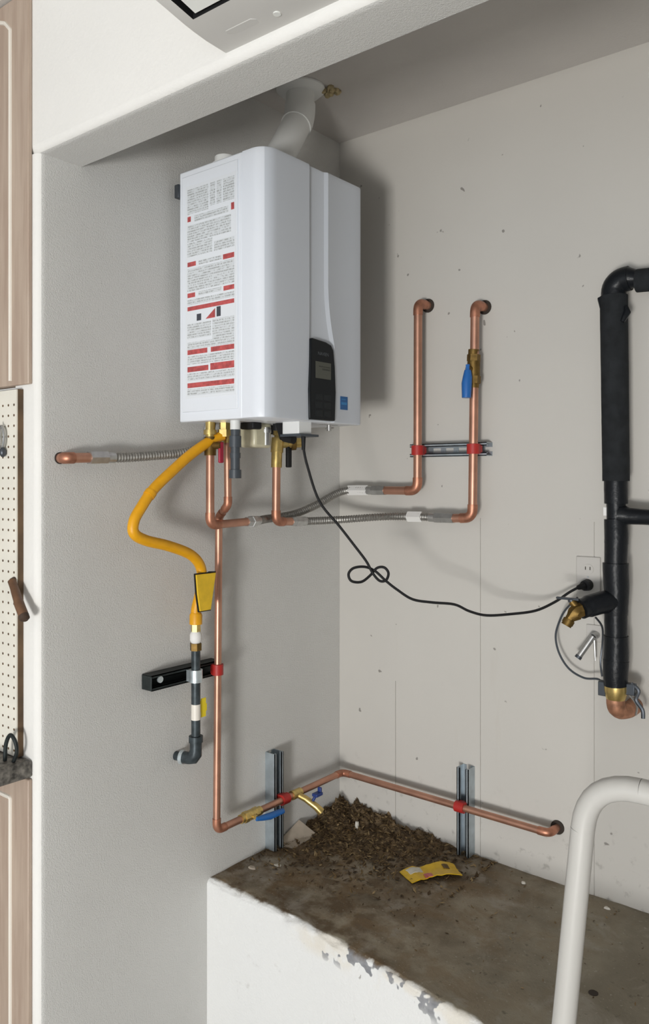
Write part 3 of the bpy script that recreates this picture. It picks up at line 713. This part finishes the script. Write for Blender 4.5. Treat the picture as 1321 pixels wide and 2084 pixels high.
MB().tube([(0.872,-0.042,1.317),(0.886,-0.028,1.323)], [0.006,0.011], 12).build('plug_boot', 'rubber_black', pc)
MB().tube([(0.888,-0.030,1.323),(0.888,-0.008,1.323)], [0.0145,0.0165], 18).build('plug', 'rubber_black', pc)
def outlet(x, z, label, plug=False):
    t = thing('wall_outlet', (x, 0, z-0.057), label, 'outlet')
    MB().box(x-0.035, x+0.035, -0.006, 0.0005, z-0.057, z+0.057).build('cover_plate', 'outlet_plate', t, bevel=0.003)
    for dz in (-0.022, 0.022):
        f = MB().prism([(x+0.0165*math.cos(q*math.pi/8), z+dz+0.0145*math.sin(q*math.pi/8)) for q in range(16)], 'y', -0.0075, -0.004).build('socket', 'outlet_plate', t)
        for sx in (-0.0065, 0.0065): MB().box(x+sx-0.0012, x+sx+0.0012, -0.0078, -0.007, z+dz-0.002, z+dz+0.007).build('slot', 'hole_dark', f)
    MB().cyl((x,-0.0072,z),(x,-0.005,z),0.003,n=8).build('screw', 'steel_nut', t)
    return t
outlet(0.888, 1.345, 'wall-coloured duplex outlet behind the black plug')

# ------------------------------------------------------------------ black insulated water main
BI = thing('insulated_pipe', (0.996,-0.09,1.02), 'thick black insulated water pipe standing against the back wall', 'pipe')
PX, PY = 0.996, -0.09
def sec(z0, z1, r0, r1, m, name, wob=0.0012, sx=0.0):
    k = max(3, int((z1-z0)/0.012)); pts = []; rs = []
    for i in range(k+1):
        t = i/k; z = z0+(z1-z0)*t
        pts.append((PX + sx*(t) + wob*noise.noise(Vector((z*14, 1, 0))), PY + wob*noise.noise(Vector((z*14, 7, 0))), z))
        rs.append((r0+(r1-r0)*t)*(1+wob*8*noise.noise(Vector((z*60, 3, 1)))))
    return MB().tube(pts, rs, 24).build(name, m, BI)
sec(1.615, 2.105, 0.0345, 0.0355, 'foam_insulation', 'foam_sleeve', 0.0008, -0.006)
sec(1.555, 1.618, 0.0300, 0.0305, 'tape_black', 'tape_wrap', 0.0015)
sec(1.505, 1.558, 0.0235, 0.0245, 'tape_black', 'bare_joint', 0.001)
MB().box(0.966, 0.974, -0.10, -0.085, 1.523, 1.545).build('white_tab', 'white_tag', BI)
zz = [1.075, 1.135, 1.20, 1.262, 1.33, 1.392, 1.45, 1.508]
for i in range(len(zz)-1):
    sec(zz[i], zz[i+1]+0.006, 0.0305+0.0022*math.sin(i*2.1), 0.0315+0.002*math.cos(i*1.7), 'tape_black', 'tape_wrap', 0.0026)
# top elbow and run to the right
MB().tube(spline([(PX-0.006,PY,2.095),(PX-0.004,PY,2.125),(PX+0.012,PY,2.142),(PX+0.036,PY,2.146)], 5), 0.0325, 22).build('elbow', 'tape_black', BI)
MB().tube([(PX+0.030,PY,2.146),(PX+0.062,PY,2.140)], [0.030,0.020], 20).build('taped_neck', 'tape_black', BI)
MB().tube([(PX+0.055,PY,2.136),(PX+0.30,PY,2.122)] + spline([(PX+0.42,PY,2.116),(PX+0.465,PY+0.012,2.114),(PX+0.485,PY+0.045,2.113),(PX+0.487,PY+0.0895,2.113)], 5), 0.030, 22).build('foam_sleeve', 'foam_insulation', BI)
MB().tube([(PX-0.026,PY-0.016,2.06),(PX-0.034,PY-0.010,2.10),(PX-0.030,PY,2.104)], [0.008,0.012,0.006], 8).build('tape_flap', 'tape_black', BI)
MB().tube([(PX+0.024,PY-0.022,2.03),(PX+0.034,PY-0.014,2.055),(PX+0.030,PY-0.012,2.072)], [0.006,0.010,0.005], 8).build('tape_flap', 'tape_black', BI)
# branch to the right
MB().tube([(PX+0.012,PY,1.525),(PX+0.035,PY,1.523),(PX+0.07,PY,1.522),(PX+0.30,PY,1.517)] + spline([(PX+0.43,PY,1.515),(PX+0.468,PY+0.012,1.514),(PX+0.485,PY+0.045,1.514),(PX+0.487,PY+0.0895,1.514)], 5), [0.030,0.022]+[0.0205]*18, 20).build('branch_pipe', 'tape_black', BI)
# branch to the left with the hose bib
MB().tube(spline([(PX,PY,1.300),(PX-0.025,PY-0.030,1.295),(PX-0.050,PY-0.065,1.286),(PX-0.062,PY-0.085,1.280)], 5), [0.030]*6+[0.029]*5+[0.026]*5, 20).build('branch_pipe', 'tape_black', BI)
hb = MB().tube([(0.936,-0.173,1.279),(0.926,-0.182,1.275),(0.922,-0.186,1.268),(0.914,-0.192,1.258),(0.909,-0.196,1.250)], [0.020,0.020,0.022,0.014,0.0125], 8)
hb.tube([(0.911,-0.194,1.253),(0.906,-0.198,1.242)], 0.0155, 12)
hb.tube([(0.928,-0.182,1.283),(0.914,-0.186,1.300)], 0.010, 10)
hb = hb.build('hose_bib', 'brass_dark', BI)
MB().tube([(0.9065,-0.1975,1.243),(0.9040,-0.1995,1.2375)], 0.0135, 14).build('vacuum_ring', 'brass_dark', hb)
mb = MB(); mb.tube([(0.914,-0.186,1.298),(0.912,-0.186,1.306)], 0.009, 10); mb.box(0.872,0.934,-0.191,-0.180,1.303,1.309)
mb.build('bib_handle', 'dark_metal', hb, bevel=0.002)
# bottom brass reducer and copper elbow into the wall
MB().tube([(PX,PY,1.078),(PX,PY,1.062),(PX-0.001,PY,1.040),(PX-0.001,PY,1.034)], [0.030,0.030,0.025,0.022], 20).build('reducer', 'brass', BI)
MB().tube(spline([(PX-0.001,PY,1.040),(PX,PY,1.020),(PX+0.006,PY+0.012,1.006),(PX+0.018,PY+0.045,1.004),(PX+0.020,PY+0.0895,1.006)], 5), [0.024]*4+[0.0235]*4+[0.022]*13, 18).build('copper_elbow', 'copper_dull', BI)
MB().box(PX-0.046, PX-0.024, PY-0.008, PY+0.016, 1.042, 1.080).build('ground_clamp', 'dark_metal', BI, bevel=0.002)
MB().box(PX+0.024, PX+0.050, PY-0.006, PY+0.014, 1.055, 1.085).build('ground_clamp', 'dark_metal', BI, bevel=0.002)
MB().tube(spline([(PX+0.040,PY,1.085),(PX+0.058,PY,1.07),(PX+0.052,PY,1.045),(PX+0.068,PY,1.022),(PX+0.070,PY,1.0)], 6), 0.0055, 8).build('clamp_strap', 'dark_metal', BI)
MB().tube(spline([(PX+0.03,PY,1.06),(PX+0.05,PY+0.01,1.03),(PX+0.045,PY+0.02,1.0)], 6), 0.003, 8).build('clamp_strap', 'steel_nut', BI)
gw = MB().tube(spline([(0.895,-0.10,1.298),(0.850,-0.07,1.258),(0.826,-0.055,1.222),(0.812,-0.05,1.177),(0.822,-0.05,1.13),(0.851,-0.05,1.09),(0.893,-0.05,1.071),(0.935,-0.06,1.076),(0.955,-0.075,1.072)], 8), 0.003, 8).build('ground_wire', 'grey_plastic')
tag(gw, 'thin grey wire curving in a ring left of the insulated pipe', 'wire')
gw2 = MB().tube(spline([(0.945,-0.10,1.25),(0.952,-0.07,1.22),(0.945,-0.05,1.17),(0.940,-0.05,1.12),(0.948,-0.06,1.085)], 8), 0.0028, 8).build('ground_wire', 'dark_metal')
tag(gw2, 'thin dark wire hanging straight beside the insulated pipe', 'wire')
# small grey spigot on its plate beneath the hose bib
sp_ = thing('wall_spigot', (0.908,0,1.13), 'small grey metal spigot on the wall inside the wire ring', 'tap')
MB().box(0.882,0.928,-0.004,0.0005,1.165,1.212).build('wall_plate', 'outlet_plate', sp_, bevel=0.002)
MB().tube([(0.912,-0.002,1.185),(0.912,-0.030,1.183)], 0.010, 14).build('valve_body', 'steel_nut', sp_)
MB().tube([(0.914,-0.036,1.186),(0.882,-0.060,1.128)], 0.0085, 14).build('spout', 'steel_nut', sp_)
MB().tube([(0.884,-0.0585,1.132),(0.880,-0.0615,1.125)], 0.0095, 14).build('spout_cap', 'dark_metal', sp_)
MB().tube([(0.915,-0.03,1.175),(0.918,-0.03,1.118)], [0.004,0.002], 8).build('lever', 'steel_nut', sp_)

# ------------------------------------------------------------------ white tubular rail in front of the ledge
RL = thing('tube_handrail', (1.25,-1.186,0), 'white bent-tube handrail standing in front of the ledge', 'rail')
rr = 0.0158
P = [Vector((1.223,-1.186,0.0)), Vector((1.341,-1.186,1.222)), Vector((1.78,-1.175,1.212)), Vector((1.86,-1.175,0.0))]
st2, ar2 = fillet(P, 0.075)
nm = ['leg', 'top_bar', 'leg']
for (a, b), q in zip(st2, nm): MB().tube([a, b], rr, 24).build(q, 'rail_white', RL)
for d0, arc, d1 in ar2: MB().tube(arc, rr, 24).build('bend', 'rail_white', RL)
for x in (1.223, 1.86): MB().tube([(x,-1.186 if x < 1.5 else -1.175,0.0),(x,-1.186 if x < 1.5 else -1.175,0.035)], 0.019, 18).build('foot_cap', 'rubber_black', RL)

# ------------------------------------------------------------------ cabinets, pegboard and counter on the left
def cabinet(name, label, z0, z1, depth, arch):
    t = thing(name, (-0.45,-1.0,z0), label, 'cabinet')
    MB().box(-0.72, -0.102, -1.17+0.001, -1.17+depth, z0, z1).build('body', 'cabinet_wood', t)
    for x0, x1 in ((-0.37, -0.024), (-0.722, -0.374)):
        MB().box(x0, x1, -1.182, -1.1705, z0, z1).build('door', 'cabinet_wood', t, bevel=0.003)
        d = t.children[-1]
        a, b = x0+0.078, x1-0.078; zt = z1-0.06; zb_ = z0+(0.0 if arch else 0.065)
        pts = [(b, -1.183, zb_)] 
        path = [(b,-1.1822,z0+0.012), (b,-1.1822,zt-0.012)]
        for k in range(1, 8):
            f = k/8; path.append((b+(a-b)*f, -1.1822, zt + 0.030*math.sin(math.pi*f)))
        path += [(a,-1.1822,zt-0.012), (a,-1.1822,z0+0.012)]
        if not arch: path = [(b,-1.1822,z0+0.03),(b,-1.1822,zt),(a,-1.1822,zt),(a,-1.1822,z0+0.03)]
        st3, ar3 = fillet(path, 0.006)
        pp = [st3[0][0]]
        for (s3, a3) in zip(st3, ar3): pp += a3[1]
        pp.append(st3[-1][1])
        MB().tube(pp, 0.0052, 8).build('panel_bead', 'cabinet_bead', d)
        kx = x0+0.03 if x0 > -0.4 else x1-0.03
        kz = z0+0.06 if arch else z1-0.06
        MB().tube([(kx,-1.18,kz),(kx,-1.19,kz),(kx,-1.20,kz),(kx,-1.206,kz)], [0.005,0.005,0.013,0.009], 14).build('knob', 'chrome', d)
    return t
cabinet('wall_cabinet', 'upper beige wood cabinet with arched bead panel at left edge', 1.848, CEIL-0.002, 0.30, True)
cabinet('base_cabinet', 'lower beige wood cabinet below the speckled counter', 0.10, 0.900, 0.32, False)
ct = MB().box(-0.74, -0.022, -1.300, -1.171, 0.904, 0.945).build('counter_slab', 'granite', bevel=0.006)
tag(ct, 'dark grey speckled counter slab above the lower cabinet', 'counter')
# pegboard
pg = thing('pegboard', (-0.4,-1.18,0.947), 'cream perforated pegboard with dark brown edge between the cabinets', 'pegboard')
PBX = -0.064
MB().box(-0.70, PBX, -1.1845, -1.1705, 0.947, 1.838).build('board_core', 'peg_edge', pg)
face = MB().box(-0.70, PBX-0.0015, -1.188, -1.1843, 0.948, 1.837).build('board_face', 'peg_cream', pg)
hm = None; kx = 0
hol = MB()
for ix in range(8):
    for iz in range(34):
        x = PBX-0.012-0.0254*ix; z = 0.962+0.0254*iz
        hol.tube([(x,-1.1886,z),(x,-1.1878,z)], 0.0031, 8)
hol.build('peg_holes', 'peg_edge', face, smooth=False)['kind'] = 'stuff'
# things on the pegboard
hk = thing('snap_hook', (-0.115,-1.20,1.66), 'grey oval metal snap hook hanging on the pegboard', 'hook')
el = [Vector((-0.117+0.012*math.cos(a), -1.197, 1.722+0.026*math.sin(a))) for a in [2*math.pi*k/24 for k in range(24)]]
MB().tube(el, 0.0036, 8, closed=True).build('oval_ring', 'steel_nut', hk)
MB().tube([(-0.112,-1.197,1.697),(-0.112,-1.197,1.690),(-0.112,-1.197,1.680),(-0.112,-1.197,1.674)], [0.004,0.0085,0.008,0.003], 12).build('hook_swivel', 'dark_metal', hk)
MB().tube([(-0.117,-1.186,1.752),(-0.117,-1.203,1.750),(-0.117,-1.204,1.756)], 0.0025, 8).build('peg', 'chrome', hk)
wh = thing('wooden_handle', (-0.05,-1.20,1.29), 'dark wooden tool handle sticking out past the pegboard edge', 'handle')
MB().tube(spline([(-0.072,-1.196,1.374),(-0.050,-1.200,1.352),(-0.025,-1.206,1.328),(0.004,-1.210,1.300)], 5), [0.0098]*5+[0.0105]*5+[0.0118]*6, 16).build('grip', 'wood_handle', wh)
MB().tube([(0.003,-1.210,1.301),(0.010,-1.2105,1.2935),(0.013,-1.211,1.290)], [0.0122,0.0115,0.006], 16).build('end_cap', 'wood_handle_end', wh)
MB().tube([(-0.074,-1.1875,1.376),(-0.071,-1.197,1.373)], 0.008, 10).build('ferrule', 'wood_handle_end', wh)
wl_ = MB().tube(spline([(-0.070,-1.215,0.946),(-0.066,-1.215,0.985),(-0.052,-1.212,1.010),(-0.036,-1.208,0.996),(-0.034,-1.206,0.970),(-0.045,-1.208,0.947)], 8), 0.0048, 10).build('wire_loop', 'black_strut')
tag(wl_, 'dark bent wire loop standing on the speckled counter', 'wire')

# ------------------------------------------------------------------ air conditioner over the opening
AC = thing('air_conditioner', (1.05,-1.28,2.425), 'pale grey wall air conditioner seen from below at the top', 'air conditioner')
prof = [(-1.1702,2.425),(-1.22,2.427),(-1.250,2.4305),(-1.274,2.4345),(-1.345,2.450),(-1.372,2.465),(-1.392,2.49),(-1.400,2.53),(-1.400,2.70),(-1.388,2.722),(-1.36,2.73),(-1.1702,2.73)]
ACX0, ACX1 = 0.638, 1.45
def ac_body():
    # casing with the outlet cut out of the underside
    mb = MB(); xs_ = [ACX0, 0.662, ACX1-0.03, ACX1]; k = len(prof)
    for x in xs_:
        for y, z in prof: mb.v.append((x, y, z))
    for i in range(3):
        for j in range(k):
            j2 = (j+1) % k
            if i == 1 and j in (3,): continue
            mb.f.append((i*k+j, i*k+j2, (i+1)*k+j2, (i+1)*k+j))
    mb.f.append(tuple(range(k))); mb.f.append(tuple(3*k+j for j in range(k)))
    return mb.build('casing', 'ac_plastic', AC, ang=30)
ac_body()
# recess: black lined slot, with the white flap and blades in it
a, b = prof[3], prof[4]
xs0, xs1 = 0.662, ACX1-0.03
mb = MB(); up = 0.03
mb.add([(xs0,a[0],a[1]),(xs1,a[0],a[1]),(xs1,b[0],b[1]),(xs0,b[0],b[1]),(xs0,a[0],a[1]+up),(xs1,a[0],a[1]+up),(xs1,b[0],b[1]+up),(xs0,b[0],b[1]+up)],
       [(4,5,6,7),(0,1,5,4),(2,3,7,6),(3,0,4,7),(1,2,6,5)])
mb.build('outlet_recess', 'rubber_black', AC)

fl = MB(); fl.add([(xs0+0.012,a[0]-0.006,a[1]+0.004),(xs1-0.012,a[0]-0.006,a[1]+0.004),(xs1-0.012,b[0]+0.004,b[1]+0.004),(xs0+0.012,b[0]+0.004,b[1]+0.004),
                   (xs0+0.012,a[0]-0.006,a[1]+0.009),(xs1-0.012,a[0]-0.006,a[1]+0.009),(xs1-0.012,b[0]+0.004,b[1]+0.009),(xs0+0.012,b[0]+0.004,b[1]+0.009)],
                  [(0,3,2,1),(4,5,6,7),(0,1,5,4),(1,2,6,5),(2,3,7,6),(3,0,4,7)])
fl.build('louvre_flap', 'ac_flap', AC)
# moulded grip and a small nub on the underside, end plate joint
gp = [(0.690,-1.222),(0.752,-1.222),(0.760,-1.215),(0.756,-1.203),(0.700,-1.203),(0.686,-1.212)]
MB().prism(gp, 'z', 2.4262, 2.4295).build('moulded_grip', 'ac_plastic', AC, bevel=0.001)
MB().cyl((0.800,-1.205,2.4245),(0.800,-1.205,2.429),0.007,n=14).build('screw_cover', 'ac_flap', AC)
MB().box(ACX0+0.05, ACX1-0.05, -1.4025, -1.399, 2.52, 2.70).build('front_panel', 'ac_plastic', AC, bevel=0.001)

# ------------------------------------------------------------------ dirt and litter on the ledge
def pile_h(x, y):
    """height of the swept dirt over the ledge"""
    d = math.hypot(x*0.9, y*1.15)
    h = 0.066*math.exp(-(d/0.135)**2)
    alongback = math.exp(-((y+0.01)/0.10)**2) * 0.042*max(0, 1-(x/0.50)**2)
    alongside = math.exp(-((x-0.0)/0.06)**2) * 0.030*max(0, 1-(abs(y)/0.24)**2)
    h = max(h, alongback, alongside)
    h += 0.010*math.exp(-(((x-0.16)/0.14)**2+((y+0.19)/0.13)**2))
    n1 = noise.fractal(Vector((x*26, y*26, 0.5)), 0.8, 2.1, 5)
    h *= 1 + 0.75*n1
    return h
mb = MB(); nx_, ny_ = 120, 110; X1_, Y1_ = 0.60, -0.46
for i in range(nx_+1):
    for j in range(ny_+1):
        x = 0.001 + X1_*i/nx_; y = -0.001 + Y1_*j/ny_
        mb.v.append((x, y, 0.4555 - 0.012*max(0, x-0.4) - 0.004*max(0, (x-0.45)/0.15) - 0.004*max(0, (-y-0.36)/0.1) + pile_h(x, y)))
for i in range(nx_):
    for j in range(ny_):
        k = i*(ny_+1)+j; mb.f.append((k, k+ny_+1, k+ny_+2, k+1))
o = mb.build('dirt_pile', 'dirt', ang=60); o['kind'] = 'stuff'; tag(o, 'brown dirt heap swept into the back corner of the ledge', 'dirt')

rnd = random.Random(11)
mb = MB(); mi = []
def chip(x, y, z, s, k):
    th = rnd.uniform(0, 6.28); tl = rnd.uniform(-0.7, 0.7); ln = s*rnd.uniform(0.6, 1.6); w = s*rnd.uniform(0.25, 0.7)
    c, sn = math.cos(th), math.sin(th)
    def q(u, v, w_): return (x+u*c-v*sn, y+u*sn+v*c, z+w_+u*tl)
    hgt = s*0.25
    mb.add([q(-ln,0,0), q(0,-w,0), q(ln,0,0), q(0,w,0), q(0,0,hgt), q(0,0,-hgt*0.5)],
           [(0,1,4),(1,2,4),(2,3,4),(3,0,4),(1,0,5),(2,1,5),(3,2,5),(0,3,5)])
    mi.extend([k]*8)
for i in range(5200):
    x = min(0.60, abs(rnd.gauss(0.0, 0.24))); y = -min(0.46, abs(rnd.gauss(0.0, 0.17)))
    if x < 0.006 or y > -0.006: continue
    h = pile_h(x, y)
    z = 0.4555 + h + rnd.uniform(-0.001, 0.003)
    if h < 0.0048: z = 0.463 - 0.012*max(0, x-0.4)
    chip(max(x,0.012), min(y,-0.012), z, rnd.choice([0.003,0.004,0.006,0.009]), rnd.choices([0,1,2],[5,5,1.6])[0])
for i in range(900):
    x = rnd.uniform(0.02, 1.15); y = -rnd.uniform(0.02, 0.55)
    if rnd.random() > math.exp(-x*1.6): continue
    chip(x, y, 0.4625-0.012*max(0, x-0.4), rnd.choice([0.002,0.003,0.0045]), rnd.choices([0,1,2],[4,4,2])[0])
o = mb.build('leaf_litter', ['litter_dark', 'litter_mid', 'litter_tan'], smooth=False); o['kind'] = 'stuff'
tag(o, 'crumbled leaf litter scattered over the ledge around the dirt', 'litter')
o.data.polygons.foreach_set('material_index', mi); 

# crumpled yellow packet
pk = thing('yellow_packet', (0.49,-0.20,0.462), 'crumpled yellow wrapper with red and white print lying on the ledge', 'wrapper')
cen = [Vector((0.447,-0.262,0.463)), Vector((0.462,-0.232,0.470)), Vector((0.480,-0.210,0.466)), Vector((0.500,-0.188,0.472)), Vector((0.522,-0.160,0.474)), Vector((0.545,-0.132,0.464))]
wd = [0.036,0.040,0.034,0.036,0.040,0.036]
def packet(u0, u1, v0, v1, dz, name, m, par):
    mb = MB(); nu, nv = 14, 6; top = []; bot = []
    for i in range(nu+1):
        u = (u0+(u1-u0)*i/nu)*5; k = min(4, int(u)); f = u-k
        c = cen[k].lerp(cen[k+1], f); w = wd[k]*(1-f)+wd[k+1]*f; d = (cen[k+1]-cen[k]); d.z = 0; d.normalize(); pv = Vector((-d.y, d.x, 0))
        for j in range(nv+1):
            v = v0+(v1-v0)*j/nv
            p = c + pv*(v*w) + Vector((0,0,dz + 0.004*abs(v) *(1 if u > 2 else 0.2) + 0.0025*noise.noise(Vector((u*2.3, v*3, 1)))))
            top.append(p)
    n0 = len(top); vs = top + [p - Vector((0,0,0.0022)) for p in top]; fs = []
    for i in range(nu):
        for j in range(nv):
            k = i*(nv+1)+j; q = (k, k+nv+1, k+nv+2, k+1); fs.append(q); fs.append(tuple(n0+e for e in reversed(q)))
    loop = [j for j in range(nv+1)] + [i*(nv+1)+nv for i in range(1, nu+1)] + [nu*(nv+1)+j for j in range(nv-1,-1,-1)] + [i*(nv+1) for i in range(nu-1,0,-1)]
    for a_, b_ in zip(loop, loop[1:]+loop[:1]): fs.append((a_, b_, n0+b_, n0+a_))
    mb.add(vs, fs); return mb.build(name, m, par, ang=60)
foil = packet(0, 1, -1, 1, 0.0, 'foil', 'packet_yellow', pk)
packet(0.10, 0.36, 0.05, 0.80, 0.0022, 'white_print', 'packet_white', foil)
packet(0.34, 0.50, -0.95, -0.30, 0.0022, 'red_print', 'packet_red', foil)
packet(0.76, 0.86, 0.0, 0.55, 0.0022, 'brown_print', 'litter_mid', foil)
# cardboard scrap against the side wall
sc = MB().add([(0.012,-0.345,0.461),(0.070,-0.325,0.461),(0.066,-0.205,0.462),(0.006,-0.225,0.500),(0.012,-0.345,0.4635),(0.070,-0.325,0.4635),(0.066,-0.205,0.4645),(0.006,-0.225,0.5025)],
              [(0,3,2,1),(4,5,6,7),(0,1,5,4),(1,2,6,5),(2,3,7,6),(3,0,4,7)]).build('cardboard_scrap', 'cardboard', smooth=False)
tag(sc, 'torn tan cardboard scrap lying against the side wall by the strut', 'cardboard')
def flake(x, y, z, s, label, sd, m='chip_white', tall=0.5):
    r2 = random.Random(sd); k = 7; mb = MB()
    pts = [(x+s*r2.uniform(.6,1.1)*math.cos(6.283*i/k), y+s*r2.uniform(.4,.9)*math.sin(6.283*i/k)) for i in range(k)]
    vs = [(p[0],p[1],z) for p in pts] + [(x+(p[0]-x)*.7, y+(p[1]-y)*.7, z+s*tall) for p in pts]
    mb.add(vs, [tuple(range(k-1,-1,-1)), tuple(range(k,2*k))] + [(i,(i+1)%k,(i+1)%k+k,i+k) for i in range(k)])
    tag(mb.build('plaster_flake', m, bevel=0.0006), label, 'debris')
flake(0.724,-0.071,0.458,0.010,'small white plaster flake right of the back strut',1)
flake(0.958,-0.052,0.455,0.010,'small white plaster flake by the back wall behind handrail',2)
flake(0.150,-0.100,0.4555+pile_h(0.15,-0.10),0.012,'white plaster flake standing in the dirt heap',3,tall=1.9)
flake(0.060,-0.500,0.461,0.018,'grey plaster flake near left end of the ledge',4,'cardboard',0.25)
flake(0.105,-0.440,0.461,0.014,'pale plaster flake in front of the side wall strut',5,'chip_white',0.2)
# anchor hole in the ledge, drawn as a dark disc
ah = MB().tube([(1.063,-0.429,0.4500),(1.063,-0.429,0.4545)], 0.011, 16).build('anchor_hole', 'hole_dark')
tag(ah, 'round black disc standing for anchor hole in ledge right of handrail', 'plug')
